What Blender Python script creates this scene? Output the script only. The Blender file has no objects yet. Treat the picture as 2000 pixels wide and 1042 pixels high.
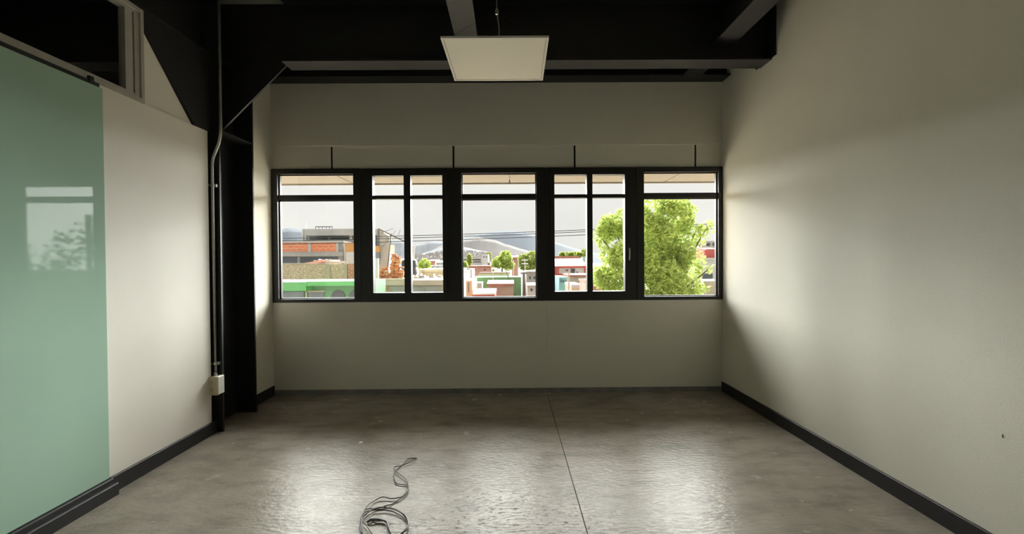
import bpy, bmesh, math, random
from mathutils import Vector, Matrix
R = math.radians
rnd = random.Random(7)
S = bpy.context.scene
COL = S.collection

# ------------------------------------------------------------------ camera
YAW, PITCH, ROLL, FPX = .0068, -.013, -.007, 917.0
CAM = Vector((0, 0, 1.5))
fwd = Vector((math.sin(YAW)*math.cos(PITCH), math.cos(YAW)*math.cos(PITCH), math.sin(PITCH)))
rt0 = Vector((math.cos(YAW), -math.sin(YAW), 0)); up0 = rt0.cross(fwd)
rt = rt0*math.cos(ROLL) + up0*math.sin(ROLL)
up = up0*math.cos(ROLL) - rt0*math.sin(ROLL)
cd = bpy.data.cameras.new('camera'); cam = bpy.data.objects.new('camera', cd); COL.objects.link(cam)
m = Matrix((rt, up, -fwd)).transposed().to_4x4(); m.translation = CAM
cam.matrix_world = m
cd.sensor_width = 36; cd.lens = 36*FPX/2000; cd.clip_end = 6000; cd.clip_start = .05
S.camera = cam

# ------------------------------------------------------------------ sky, added sky-glow lamp, exposure
W = bpy.data.worlds.new('overcast_sky'); S.world = W; W.use_nodes = True
nt = W.node_tree; nt.nodes.clear()
o = nt.nodes.new('ShaderNodeOutputWorld'); bg = nt.nodes.new('ShaderNodeBackground')
tc = nt.nodes.new('ShaderNodeTexCoord'); mp = nt.nodes.new('ShaderNodeMapping'); mp.inputs['Scale'].default_value = (1, 1, 3)
nz = nt.nodes.new('ShaderNodeTexNoise'); nz.inputs['Scale'].default_value = 2.2; nz.inputs['Detail'].default_value = 4
rp = nt.nodes.new('ShaderNodeValToRGB')
rp.color_ramp.elements[0].position = .3; rp.color_ramp.elements[0].color = (.76, .745, .72, 1)
rp.color_ramp.elements[1].position = .7; rp.color_ramp.elements[1].color = (.88, .86, .82, 1)
for a, b in ((tc.outputs['Generated'], mp.inputs[0]), (mp.outputs[0], nz.inputs['Vector']), (nz.outputs['Fac'], rp.inputs[0]), (rp.outputs[0], bg.inputs[0]), (bg.outputs[0], o.inputs[0])):
    nt.links.new(a, b)
bg.inputs[1].default_value = 1.15
sd = bpy.data.lights.new('sky_glow_lamp', 'SUN'); sd.energy = 46; sd.angle = R(79); sd.color = (.98, .985, .95)  # added wide lamp standing in for the bright overcast sky
sun = bpy.data.objects.new('sky_glow_lamp', sd); COL.objects.link(sun); sun.location = (0, 30, 30)
sun.rotation_euler = (-R(90-10), 0, -R(7))
S.view_settings.view_transform = 'Standard'; S.view_settings.look = 'None'
S.view_settings.exposure = 0; S.view_settings.gamma = 1; S.view_settings.use_curve_mapping = False

# ------------------------------------------------------------------ helpers
def at(px, py, Y):
    """point at depth Y seen at pixel px,py of the 2000x1042 frame"""
    d = fwd + rt*((px-1000)/FPX) - up*((py-521)/FPX)
    return CAM + d*(Y/d.y)
def onz(px, py, Z):
    d = fwd + rt*((px-1000)/FPX) - up*((py-521)/FPX)
    return CAM + d*((Z-CAM.z)/d.z)

MATS = {}
def mat(name, col, rough=.6, var=.08, scale=6, bump=0., bscale=60, metal=0., spec=.5, detail=4):
    if name in MATS: return MATS[name]
    M = bpy.data.materials.new(name); M.use_nodes = True; n = M.node_tree
    p = n.nodes['Principled BSDF']
    p.inputs['Roughness'].default_value = rough; p.inputs['Metallic'].default_value = metal
    p.inputs['Specular IOR Level'].default_value = spec
    t = n.nodes.new('ShaderNodeTexCoord'); z = n.nodes.new('ShaderNodeTexNoise')
    z.inputs['Scale'].default_value = scale; z.inputs['Detail'].default_value = detail
    r = n.nodes.new('ShaderNodeValToRGB')
    r.color_ramp.elements[0].position = .3; r.color_ramp.elements[1].position = .7
    r.color_ramp.elements[0].color = tuple(max(0, c*(1-var)) for c in col)+(1,)
    r.color_ramp.elements[1].color = tuple(min(1, c*(1+var)) for c in col)+(1,)
    n.links.new(t.outputs['Object'], z.inputs['Vector']); n.links.new(z.outputs['Fac'], r.inputs[0]); n.links.new(r.outputs[0], p.inputs['Base Color'])
    if bump:
        z2 = n.nodes.new('ShaderNodeTexNoise'); z2.inputs['Scale'].default_value = bscale; z2.inputs['Detail'].default_value = 3
        b = n.nodes.new('ShaderNodeBump'); b.inputs['Strength'].default_value = bump; b.inputs['Distance'].default_value = .01
        n.links.new(t.outputs['Object'], z2.inputs['Vector']); n.links.new(z2.outputs['Fac'], b.inputs['Height']); n.links.new(b.outputs[0], p.inputs['Normal'])
    MATS[name] = M; return M

class MB:
    def __init__(s): s.v = []; s.f = []
    def add(s, vs, fs):
        k = len(s.v); s.v += [tuple(v) for v in vs]; s.f += [tuple(i+k for i in f) for f in fs]; return s
    def box(s, x0, x1, y0, y1, z0, z1):
        return s.add([(x0,y0,z0),(x1,y0,z0),(x1,y1,z0),(x0,y1,z0),(x0,y0,z1),(x1,y0,z1),(x1,y1,z1),(x0,y1,z1)],
                     [(0,3,2,1),(4,5,6,7),(0,1,5,4),(1,2,6,5),(2,3,7,6),(3,0,4,7)])
    def cham(s, x0, x1, y0, y1, z0, z1, c):
        """box with chamfered vertical and top edges"""
        def ring(i, z): return [(x0+i+c,y0+i,z),(x1-i-c,y0+i,z),(x1-i,y0+i+c,z),(x1-i,y1-i-c,z),(x1-i-c,y1-i,z),(x0+i+c,y1-i,z),(x0+i,y1-i-c,z),(x0+i,y0+i+c,z)]
        vs = ring(c, z0)+ring(0, z0+c)+ring(0, z1-c)+ring(c, z1)
        fs = [tuple(range(7,-1,-1)), tuple(range(24,32))]
        for k in range(3):
            for i in range(8): j = (i+1) % 8; fs.append((k*8+i, k*8+j, k*8+8+j, k*8+8+i))
        return s.add(vs, fs)
    def prism(s, pts, axis, a, b):
        n = len(pts)
        def mk(p, t): return {'x': (t, p[0], p[1]), 'y': (p[0], t, p[1]), 'z': (p[0], p[1], t)}[axis]
        vs = [mk(p, a) for p in pts]+[mk(p, b) for p in pts]
        fs = [tuple(range(n-1,-1,-1)), tuple(range(n, 2*n))]+[(i, (i+1) % n, n+(i+1) % n, n+i) for i in range(n)]
        return s.add(vs, fs)
    def tube(s, pts, r, seg=8, caps=True):
        pts = [Vector(p) for p in pts]; n = len(pts); rr = r if isinstance(r, (list, tuple)) else [r]*n
        vs = []; prev = None
        for i, p in enumerate(pts):
            d = (pts[min(i+1, n-1)]-pts[max(i-1, 0)]).normalized()
            a = prev if prev else (Vector((0,0,1)) if abs(d.z) < .9 else Vector((1,0,0)))
            x = (a-d*a.dot(d)).normalized(); y = d.cross(x); prev = x
            for k in range(seg):
                t = 2*math.pi*k/seg; vs.append(p+(x*math.cos(t)+y*math.sin(t))*rr[i])
        fs = [(i*seg+k, i*seg+(k+1) % seg, (i+1)*seg+(k+1) % seg, (i+1)*seg+k) for i in range(n-1) for k in range(seg)]
        if caps: fs += [tuple(range(seg-1,-1,-1)), tuple(range((n-1)*seg, n*seg))]
        return s.add(vs, fs)
    def lathe(s, prof, c, seg=20):
        vs = []; n = len(prof)
        for r, z in prof:
            for k in range(seg): t = 2*math.pi*k/seg; vs.append((c[0]+r*math.cos(t), c[1]+r*math.sin(t), c[2]+z))
        fs = [(i*seg+k, i*seg+(k+1) % seg, (i+1)*seg+(k+1) % seg, (i+1)*seg+k) for i in range(n-1) for k in range(seg)]
        fs += [tuple(range(seg-1,-1,-1)), tuple(range((n-1)*seg, n*seg))]
        return s.add(vs, fs)
    def build(s, name, m, parent=None, smooth=False, label=None):
        me = bpy.data.meshes.new(name); me.from_pydata(s.v, [], s.f)
        b = bmesh.new(); b.from_mesh(me); bmesh.ops.recalc_face_normals(b, faces=b.faces); b.to_mesh(me); b.free()
        me.materials.append(m)
        if smooth: me.shade_smooth()
        ob = bpy.data.objects.new(name, me); COL.objects.link(ob)
        if parent:
            ob.parent = parent; ob.matrix_parent_inverse = Matrix.Translation(-parent.location)
        if label: ob['label'] = label
        return ob
def tag(ob, label=None, cat=None, group=None, kind=None):
    if label: ob['label'] = label
    if cat: ob['category'] = cat
    if group: ob['group'] = group
    if kind: ob['kind'] = kind
    return ob
def empty(name, loc, label=None, cat=None, group=None, kind=None):
    ob = bpy.data.objects.new(name, None); COL.objects.link(ob); ob.location = loc; ob.empty_display_size = .1
    return tag(ob, label, cat, group, kind)
def B(name, m, par, *b, **k):
    q = MB()
    for x in b: q.box(*x)
    return q.build(name, m, par, **k)

# ------------------------------------------------------------------ interior materials
WALL = mat('wall_paint', (.80, .77, .67), .75, .02, 2, .12, 180)
PANELM = mat('partition_paint', (.86, .82, .74), .6, .02, 2, .06, 200)
STEEL = mat('black_steel_paint', (.011, .011, .012), .55, .15, 8, .05, 120)
FRAME = mat('black_aluminium', (.012, .0115, .011), .4, .1, 10)
BASE = mat('charcoal_vinyl', (.013, .0125, .0135), .55, .15, 20, .05, 90)
CEIL = mat('ceiling_slab', (.30, .31, .26), .85, .1, 3, .2, 40)
CONC = mat('concrete_curb', (.22, .21, .20), .8, .2, 9, .3, 50)
ALU = mat('silver_aluminium', (.52, .50, .45), .45, .05, 10, metal=.35)
GALV = mat('galvanised_conduit', (.55, .55, .52), .35, .1, 30, metal=.9)
BEIGE = mat('beige_plastic', (.62, .54, .38), .5, .03, 20)
BOXLIT = mat('lit_box_plastic', (.80, .78, .70), .5, .03, 20)  # paler than the cover: window light on the box side put into the colour
DARKP = mat('dark_slot', (.02, .015, .012), .6)
WHITEM = mat('white_lamp_frame', (.85, .80, .72), .45, .02, 10)
DIFF = mat('opal_diffuser', (.97, .91, .78), .55, .02, 3)
CORD = mat('grey_cord', (.35, .35, .34), .5)
CABLE = mat('cable_jacket', (.09, .075, .06), .4, .3, 9)
CABLED = mat('black_cable_jacket', (.02, .02, .02), .4)
GAP = mat('black_joint_gap', (.012, .012, .012), .9)  # plain near-black for the joint filler, fascia backing and gasket

# green back-painted glass: diffuse paint under a smooth glass face
GGLASS = mat('green_painted_glass', (.42, .60, .49), .03, .03, 1.5, spec=.055)

# thin window glass: straight through, plus a Fresnel mirror
def thin_glass(name, tint=(.97, .98, .97)):
    M = bpy.data.materials.new(name); M.use_nodes = True; n = M.node_tree; n.nodes.clear()
    out = n.nodes.new('ShaderNodeOutputMaterial'); mx = n.nodes.new('ShaderNodeMixShader')
    t = n.nodes.new('ShaderNodeBsdfTransparent'); t.inputs[0].default_value = tint+(1,)
    g = n.nodes.new('ShaderNodeBsdfGlossy'); g.inputs['Roughness'].default_value = .01
    f = n.nodes.new('ShaderNodeFresnel'); gm = n.nodes.new('ShaderNodeNewGeometry')
    mr = n.nodes.new('ShaderNodeMapRange'); mr.inputs['To Min'].default_value = 1.45; mr.inputs['To Max'].default_value = 1.0   # mirror only on the face towards the ray, none inside the pane
    n.links.new(gm.outputs['Backfacing'], mr.inputs['Value']); n.links.new(mr.outputs[0], f.inputs[0])
    for a, b in ((f.outputs[0], mx.inputs[0]), (t.outputs[0], mx.inputs[1]), (g.outputs[0], mx.inputs[2]), (mx.outputs[0], out.inputs[0])): n.links.new(a, b)
    return M
GLASS = thin_glass('window_glass')

# polished concrete floor
def floor_mat():
    M = bpy.data.materials.new('polished_concrete'); M.use_nodes = True; n = M.node_tree; L = n.links
    p = n.nodes['Principled BSDF']; t = n.nodes.new('ShaderNodeTexCoord')
    def noise(s, d=5, r=.55, v=None):
        z = n.nodes.new('ShaderNodeTexNoise'); z.inputs['Scale'].default_value = s; z.inputs['Detail'].default_value = d; z.inputs['Roughness'].default_value = r
        L.new(v or t.outputs['Object'], z.inputs['Vector']); return z.outputs['Fac']
    def ramp(f, *st):
        r = n.nodes.new('ShaderNodeValToRGB'); e = r.color_ramp.elements
        while len(e) < len(st): e.new(.5)
        for k, (q, c) in enumerate(st): e[k].position = q; e[k].color = c if isinstance(c, tuple) else (c, c, c, 1)
        L.new(f, r.inputs[0]); return r.outputs[0]
    def mix(f, a, b, bt='MIX'):
        x = n.nodes.new('ShaderNodeMix'); x.data_type = 'RGBA'; x.blend_type = bt
        for s, v in ((x.inputs[0], f), (x.inputs[6], a), (x.inputs[7], b)):
            if isinstance(v, (int, float)): s.default_value = v
            elif isinstance(v, tuple): s.default_value = v
            else: L.new(v, s)
        return x.outputs[2]
    st = n.nodes.new('ShaderNodeMapping'); st.inputs['Scale'].default_value = (1, 2.2, 1); L.new(t.outputs['Object'], st.inputs[0])
    base = ramp(noise(1.3, 6, .6), (.3, (.25, .215, .17, 1)), (.5, (.32, .28, .23, 1)), (.72, (.385, .345, .29, 1)))
    stain = ramp(noise(3.1, 6, .65, st.outputs[0]), (.32, .72), (.54, 1.))
    c = mix(1., base, stain, 'MULTIPLY')
    speck = ramp(noise(26, 2, .5), (.24, .72), (.30, 1.))
    c = mix(1., c, speck, 'MULTIPLY')
    # flaked sealer: dull specks inside a patch
    vd = n.nodes.new('ShaderNodeVectorMath'); vd.operation = 'DISTANCE'; vd.inputs[1].default_value = (.05, 2.35, 0); L.new(t.outputs['Object'], vd.inputs[0])
    ad = n.nodes.new('ShaderNodeMath'); ad.operation = 'MULTIPLY_ADD'; L.new(noise(2.2, 3), ad.inputs[0]); ad.inputs[1].default_value = -1.1; L.new(vd.outputs['Value'], ad.inputs[2])
    patch = ramp(ad.outputs[0], (.0, 1.), (.62, 0.))
    fl = ramp(noise(21, 7, .72, st.outputs[0]), (.53, 0.), (.60, 1.))
    flk = mix(1., patch, fl, 'MULTIPLY')
    L.new(mix(flk, c, (.15, .125, .10, 1)), p.inputs['Base Color'])
    ro = ramp(noise(6, 4), (.3, .19), (.7, .28))
    L.new(mix(flk, ro, (.62, .62, .62, 1)), p.inputs['Roughness'])
    p.inputs['Specular IOR Level'].default_value = .14
    b = n.nodes.new('ShaderNodeBump'); b.inputs['Strength'].default_value = .55; b.inputs['Distance'].default_value = .008
    L.new(noise(19, 5, .55, st.outputs[0]), b.inputs['Height']); L.new(b.outputs[0], p.inputs['Normal'])
    return M
FLOOR = floor_mat()

# ================================================================== ROOM SHELL
D, XL, XR, XP = 5.324, -2.673, 2.432, -2.612
ZC = 3.90
YB = -6.5
JX = .422
fl = empty('floor', (0, 0, 0), 'polished brown grey concrete floor with a saw-cut joint', kind='structure')
B('slab', FLOOR, fl, (-8.2, JX-.003, YB-.2, D+.18, -.2, 0))
B('slab', FLOOR, fl, (JX+.003, XR+.25, YB-.2, D+.18, -.2, 0))
B('joint_filler', GAP, fl, (JX-.003, JX+.003, YB-.2, D+.18, -.2, -.006))
tag(B('ceiling', CEIL, None, (-8.2, XR+.25, YB-.2, D+.18, ZC, ZC+.2)), 'grey concrete ceiling slab above the black steel beams', kind='structure')
wr = empty('wall_right', (XR, 0, 0), 'long plain off-white painted wall on the right', kind='structure')
B('plaster', WALL, wr, (XR, XR+.25, YB-.2, D+.18, 0, ZC))
p = Vector((XR, 2.29, .62))
MB().lathe([(.0, 0), (.006, .0002), (.007, .0012), (.003, .002)], (0, 0, 0), 8).build('scuff_mark', mat('scuff', (.22, .21, .18), .8), wr)
sc = wr.children[-1]; sc.matrix_parent_inverse = Matrix(); sc.location = (-.0005, p.y, p.z); sc.rotation_euler = (0, -R(90), 0); sc.scale = (1.6, .5, 1)
tag(B('wall_rear', WALL, None, (-8.2, XR+.25, YB-.2, YB, 0, ZC)), 'off-white wall behind the viewer', kind='structure')

# back wall around the window strip
wb = empty('wall_back', (0, D, 0), 'off-white back wall below and above the window strip', kind='structure')
W0, W1 = 1.045, 2.553
B('apron', WALL, wb, (XL+.0005, JX, D, D+.18, .055, W0), (XL+.0005, JX, D+.02, D+.18, 0, .055))
B('apron', WALL, wb, (JX+.0015, XR, D, D+.18, .055, W0), (JX+.0015, XR, D+.02, D+.18, 0, .055))
B('upper_wall', WALL, wb, (XL+.0005, XR, D, D+.18, 2.809, ZC))
xs = [XL+.0005, -1.999, -.620, .758, 2.135, XR]
for i in range(5):
    B('fascia_panel', WALL, wb, (xs[i]+(.011 if i else 0), xs[i+1]-(.011 if i < 4 else 0), D+.026, D+.042, W1, 2.809))
B('fascia_backing', GAP, wb, (XL+.0005, XR, D+.043, D+.18, W1, 2.809))
tag(B('baseboard_back', CONC, None, (XL, XR-.016, D-.004, D+.0195, 0, .0545)), 'grey concrete curb strip at the foot of the back wall', kind='structure')

# left return wall behind the column
tag(B('wall_left', WALL, None, (XL-.2, XL, 4.745, D+.0425, 0, 3.5)), 'narrow off-white return wall between black column and window', kind='structure')

# left partition
pt = empty('wall_partition', (XP, 3.5, 0), 'cream partition wall left of the black column', kind='structure')
B('cream_panel', PANELM, pt, (XP-.06, XP, 3.035, 4.115, 0, 2.645))
MB().prism([(3.412, 2.647), (3.965, 2.647), (3.412, 3.215)], 'x', XP-.09, XP-.03).build('upper_infill', WALL, pt)
B('rear_panel', PANELM, pt, (XP-.06, XP, YB, .95, 0, 3.33))
B('backing_panel', PANELM, pt, (XP-.10, XP-.04, .95, 3.034, 0, 2.645))

# next room seen through the transom
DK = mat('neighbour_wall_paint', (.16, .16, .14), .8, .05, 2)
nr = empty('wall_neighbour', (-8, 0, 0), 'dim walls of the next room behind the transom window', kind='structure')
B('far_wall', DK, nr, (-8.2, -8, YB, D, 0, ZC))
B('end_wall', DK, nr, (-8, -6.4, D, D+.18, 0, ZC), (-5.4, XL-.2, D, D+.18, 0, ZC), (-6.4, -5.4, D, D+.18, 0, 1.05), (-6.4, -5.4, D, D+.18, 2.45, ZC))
w7 = empty('added_window_7', (-5.9, D, 1.05), 'small dark framed window added out of view to light the next room', kind='structure')  # added unseen opening that lets some daylight into the next room
B('frame', FRAME, w7, (-6.4, -6.35, D, D+.1, 1.05, 2.45), (-5.45, -5.4, D, D+.1, 1.05, 2.45), (-6.35, -5.45, D, D+.1, 1.05, 1.1), (-6.35, -5.45, D, D+.1, 2.4, 2.45))
B('pane', GLASS, w7, (-6.35, -5.45, D+.05, D+.056, 1.1, 2.4))

# ------------------------------------------------------------------ baseboards and track
def base_board(name, x0, x1, y0, y1, label):
    xi = x1 if abs(x1) < abs(x0) else x0; xo = x0 if xi == x1 else x1; c = .004 if xi > xo else -.004
    q = MB().prism([(xo, 0), (xi, 0), (xi, .104), (xi-c, .108), (xo, .108)], 'y', y0, y1)
    return tag(q.build(name, BASE), label, kind='structure')
base_board('baseboard_right', XR-.015, XR, YB, D, 'charcoal skirting board along the right wall')
base_board('baseboard_left', XP, XP+.015, 3.06, 4.165, 'charcoal skirting board below the cream partition panel')
base_board('baseboard_return', XL, XL+.012, 4.745, D-.005, 'short charcoal skirting board on the return wall beside the window')

# sliding green glass panel with its rails
gp = empty('glass_panel', (XP, 2, 0), 'pale green back-painted glass panel left of the cream partition', 'glass panel')
B('glass_sheet', GGLASS, gp, (XP-.008, XP+.012, .97, 3.047, .112, 2.622))
B('top_rail', BASE, gp, (XP-.03, XP+.016, .97, 3.02, 2.622, 2.645))
B('rail_stop', BASE, gp, (XP-.005, XP+.022, 2.945, 2.975, 2.63, 2.668))
q = MB().prism([(XP-.03, 0), (XP+.062, 0), (XP+.062, .072), (XP+.056, .078), (XP+.030, .078), (XP+.030, .100), (XP+.022, .106), (XP+.013, .106), (XP+.013, .112), (XP-.03, .112)], 'y', .97, 3.058)
q.build('bottom_track', BASE, gp)

# transom window above the glass panel
tw = empty('window_6', (XP, 3, 2.65), 'silver framed sliding transom window above the green glass panel', kind='structure')
ya, yb_, z0, z1 = .97, 3.41, 2.646, 3.312
XT0, XT1 = XP-.085, XP+.004
B('sill_rail', ALU, tw, (XT0, XT1, ya, yb_, z0, z0+.030), (XT0+.03, XT1-.012, ya, yb_-.03, z0+.030, z0+.052))
B('head_rail', ALU, tw, (XT0, XT1, ya, yb_, z1-.030, z1), (XT0+.03, XT1-.012, ya, yb_-.03, z1-.052, z1-.030))
B('jamb', ALU, tw, (XT0, XT1, yb_-.030, yb_, z0+.03, z1-.03), (XT0+.02, XT1-.010, yb_-.075, yb_-.030, z0+.03, z1-.03))
B('jamb_gasket', GAP, tw, (XT0+.02, XT1-.022, yb_-.085, yb_-.075, z0+.05, z1-.05))
B('sash_stile', ALU, tw, (XT0+.03, XT1-.014, yb_-.150, yb_-.085, z0+.05, z1-.05))
B('jamb', ALU, tw, (XT0, XT1, ya, ya+.05, z0+.03, z1-.03))
B('pane', GLASS, tw, (XT0+.045, XT0+.049, ya+.05, yb_-.150, z0+.052, z1-.052))

# ================================================================== STRUCTURAL STEEL
cs = empty('steel_column', (-2.75, 4.46, 0), 'black steel H column at the end of the cream partition', 'column')
B('flange', STEEL, cs, (-2.95, -2.553, 4.18, 4.20, 0, ZC))
B('flange', STEEL, cs, (-2.95, -2.553, 4.722, 4.742, 0, ZC))
B('web', STEEL, cs, (-2.757, -2.743, 4.20, 4.722, 0, ZC))
for z in (2.685, 3.33): B('stiffener', STEEL, cs, (-2.742, -2.556, 4.201, 4.721, z-.005, z+.005))
MB().prism([(-2.742, 2.66), (-2.06, 3.332), (-2.06, ZC-.003), (-2.742, ZC-.003)], 'y', 4.408, 4.432).build('haunch_plate', STEEL, cs)
MB().prism([(3.30, 3.331), (4.179, 3.331), (4.179, 2.65), (3.972, 2.65)], 'x', -2.641, -2.621).build('haunch_plate', STEEL, cs)
B('haunch_foot_plate', STEEL, cs, (-2.80, XP-.002, 3.99, 4.179, 2.646, 2.656))

def ibeam(name, axis, a0, a1, c, zb, zt, bw, label, tf=.016, tw_=.012, cut=None):
    """I beam; axis 'x' or 'y'; c = centre on the other axis"""
    e = empty(name, (a0, c, zb) if axis == 'x' else (c, a0, zb), label, 'beam')
    def bb(u0, u1, v0, v1, z0, z1): return (u0, u1, v0, v1, z0, z1) if axis == 'x' else (v0, v1, u0, u1, z0, z1)
    B('bottom_flange', STEEL, e, bb(a0, a1, c-bw/2, c+bw/2, zb, zb+tf))
    B('top_flange', STEEL, e, bb(*(cut or (a0, a1)), c-bw/2, c+bw/2, zt-tf, zt))
    B('web', STEEL, e, bb(a0, a1, c-tw_/2, c+tw_/2, zb+tf, zt-tf))
    return e
ibeam('steel_beam', 'x', -2.06, XR-.002, 4.42, 3.332, ZC, .205, 'deep black steel beam spanning the room in front of the window wall')
ibeam('steel_beam', 'x', -8, -2.96, 4.42, 3.332, ZC, .205, 'black steel beam in the next room seen through the transom window')
ibeam('steel_beam', 'x', XL+.001, XR-.002, 5.22, 3.507, ZC, .203, 'black steel edge beam resting against the top of the window wall')
ibeam('steel_beam', 'y', YB, 4.17, -2.70, 3.332, ZC, .18, 'black steel beam running over the left partition to the column')
for c, l in ((-.362, 'middle'), (1.985, 'right')):
    for a0, a1, w in ((YB, 4.41, 'in front of the deep cross beam'), (4.43, 5.11, 'between the deep beam and the window wall')):
        ibeam('steel_joist', 'y', a0, a1, c, 3.475, ZC-.002, .20, cut=(a0, 4.31) if a0 < 0 else (4.53, 5.10), label={'middle': 'black steel joist above the hanging lamp, ', 'right': 'black steel joist near the right wall, '}[l]+w)
B('end_plate', STEEL, bpy.data.objects['steel_beam'], (XR-.012, XR-.0005, 4.25, 4.59, 3.345, ZC-.02))

# ================================================================== WINDOWS
FY0, FY1, GY = D-.004, D+.10, D+.055
def fixed_window(name, x0, x1, gx0, gx1, label):
    w = empty(name, ((x0+x1)/2, D, W0), label, kind='structure')
    B('frame_jamb', FRAME, w, (x0, gx0, FY0, FY1, W0, W1)); B('frame_jamb', FRAME, w, (gx1, x1, FY0, FY1, W0, W1))
    B('frame_head', FRAME, w, (gx0, gx1, FY0, FY1, 2.494, W1)); B('frame_sill', FRAME, w, (gx0, gx1, FY0, FY1, W0, 1.083))
    B('transom_bar', FRAME, w, (gx0, gx1, D+.012, FY1, 2.203, 2.252))
    b = .012
    for za, zb in ((1.083, 2.203), (2.252, 2.494)):
        B('glazing_bead', FRAME, w, (gx0, gx0+b, GY-.018, GY-.004, za, zb), (gx1-b, gx1, GY-.018, GY-.004, za, zb), (gx0+b, gx1-b, GY-.018, GY-.004, za, za+b), (gx0+b, gx1-b, GY-.018, GY-.004, zb-b, zb))
        B('pane', GLASS, w, (gx0, gx1, GY-.003, GY+.003, za, zb))
    return w
def casement(name, x0, x1, g, label, handle=False):
    w = empty(name, ((x0+x1)/2, D, W0), label, kind='structure')
    a0, a1, b0, b1 = g
    B('frame_jamb', FRAME, w, (x0, x0+.035, FY0, FY1, W0, W1)); B('frame_jamb', FRAME, w, (x1-.035, x1, FY0, FY1, W0, W1))
    B('frame_head', FRAME, w, (x0+.035, x1-.035, FY0, FY1, 2.515, W1)); B('frame_sill', FRAME, w, (x0+.035, x1-.035, FY0, FY1, W0, 1.08))
    y0, y1 = D-.018, D+.075
    B('sash_stile', FRAME, w, (x0+.036, a0, y0, y1, 1.081, 2.514)); B('sash_stile', FRAME, w, (b1, x1-.036, y0, y1, 1.081, 2.514))
    B('sash_rail', FRAME, w, (a0, b1, y0, y1, 1.081, 1.150)); B('sash_rail', FRAME, w, (a0, b1, y0, y1, 2.470, 2.514))
    B('mullion', FRAME, w, (a1, b0, y0, y1, 1.150, 2.470))
    for u0, u1 in ((a0, a1), (b0, b1)):
        B('transom_bar', FRAME, w, (u0, u1, y0+.012, y1, 2.208, 2.248))
        for za, zb in ((1.150, 2.208), (2.248, 2.470)):
            B('pane', GLASS, w, (u0, u1, GY-.003, GY+.003, za, zb))
    if handle:
        h = MB().tube([(b1+.045, y0-.002, 1.50), (b1+.045, y0-.03, 1.51), (b1+.045, y0-.032, 1.60), (b1+.045, y0-.03, 1.625), (b1+.045, y0-.002, 1.635)], .008, 8)
        h.build('handle', ALU, w, smooth=True, label='small silver pull handle')
    return w
fixed_window('window_1', XL+.0005, -1.672, -2.604, -1.750, 'black framed fixed window beside the column, showing the green shop')
casement('window_2', -1.612, -.662, (-1.530, -1.178, -1.103, -.744), 'black casement window with two leaves showing the ruined bricks')
fixed_window('window_3', -.602, .392, -.529, .317, 'middle black framed fixed window showing the hills')
casement('window_4', .450, 1.400, (.521, .887, .951, 1.317), 'black casement window with silver handle, left of the corner window', True)
fixed_window('window_5', 1.460, XR-.0005, 1.538, 2.385, 'black framed fixed window beside the right wall, filled by the tree')
for i, (a, b) in enumerate(((-1.672, -1.612), (-.662, -.602), (.392, .450), (1.400, 1.460))):
    tag(B('trim_%d' % (i+1), FRAME, None, (a+.0005, b-.0005, D+.004, FY1, W0, W1)), 'black post between two windows, %s from the left' % ('first', 'second', 'third', 'fourth')[i], kind='structure')

# ================================================================== FITTINGS
# conduit and outlet
cn = empty('conduit', (-2.595, 4.14, .5), 'bent galvanised electrical conduit running down the black column', 'conduit')
yc = 4.145
def bend(p0, p1, p2, k=5): return [p0.lerp(p1, t/k).lerp(p1.lerp(p2, t/k), t/k) for t in range(k+1)]
V = Vector
pts = [V((-2.500, yc-.02, ZC-.002)), V((-2.503, yc-.02, 2.70))]+bend(V((-2.503, yc-.02, 2.66)), V((-2.505, yc-.02, 2.60)), V((-2.528, yc-.01, 2.545)))+bend(V((-2.572, yc, 2.455)), V((-2.594, yc, 2.41)), V((-2.595, yc, 2.34)))+[V((-2.593, yc, .535))]
MB().tube(pts, .0125, 12).build('pipe', GALV, cn, smooth=True)
for z in (2.18, .615):
    B('strap', GALV, cn, (-2.620, -2.566, yc+.008, 4.1795, z-.012, z+.012))
    MB().lathe([(.0165, -.012), (.0165, .012)], (-2.594, yc, z), 12).build('strap_ring', GALV, cn)
    MB().tube([(-2.612, yc-.022, z), (-2.612, yc-.006, z)], .007, 8).build('strap_screw', GALV, cn)
MB().lathe([(.017, 0), (.017, .03), (.0135, .032)], (-2.592, yc, .508), 12).build('connector', GALV, cn)
ob = empty('outlet_box', (-2.585, 4.14, .43), 'beige surface outlet box at the lower end of the conduit', 'outlet')
MB().cham(-2.641, -2.536, 4.092, 4.1795, .352, .508, .003).build('box_body', BOXLIT, ob)
MB().cham(-2.643, -2.534, 4.084, 4.0915, .350, .510, .002).build('cover_plate', BEIGE, ob)
for z in (.462, .398):
    r_ = MB().cham(-2.606, -2.571, 4.0815, 4.0838, z-.021, z+.021, .001).build('receptacle', BEIGE, ob)
    for dx in (-.007, .007): B('slot', DARKP, r_, (-2.5885+dx-.0012, -2.5885+dx+.0012, 4.0808, 4.0814, z-.001, z+.010))
    B('slot', DARKP, r_, (-2.591, -2.586, 4.0808, 4.0814, z-.014, z-.009))
MB().lathe([(.004, 0), (.003, .002)], (0, 0, 0), 8).build('screw', GALV, ob)
sc = ob.children[-1]; sc.matrix_parent_inverse = Matrix(); sc.location = V((-2.5885, 4.0838, .430))-ob.location; sc.rotation_euler = (R(90), 0, 0)

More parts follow.
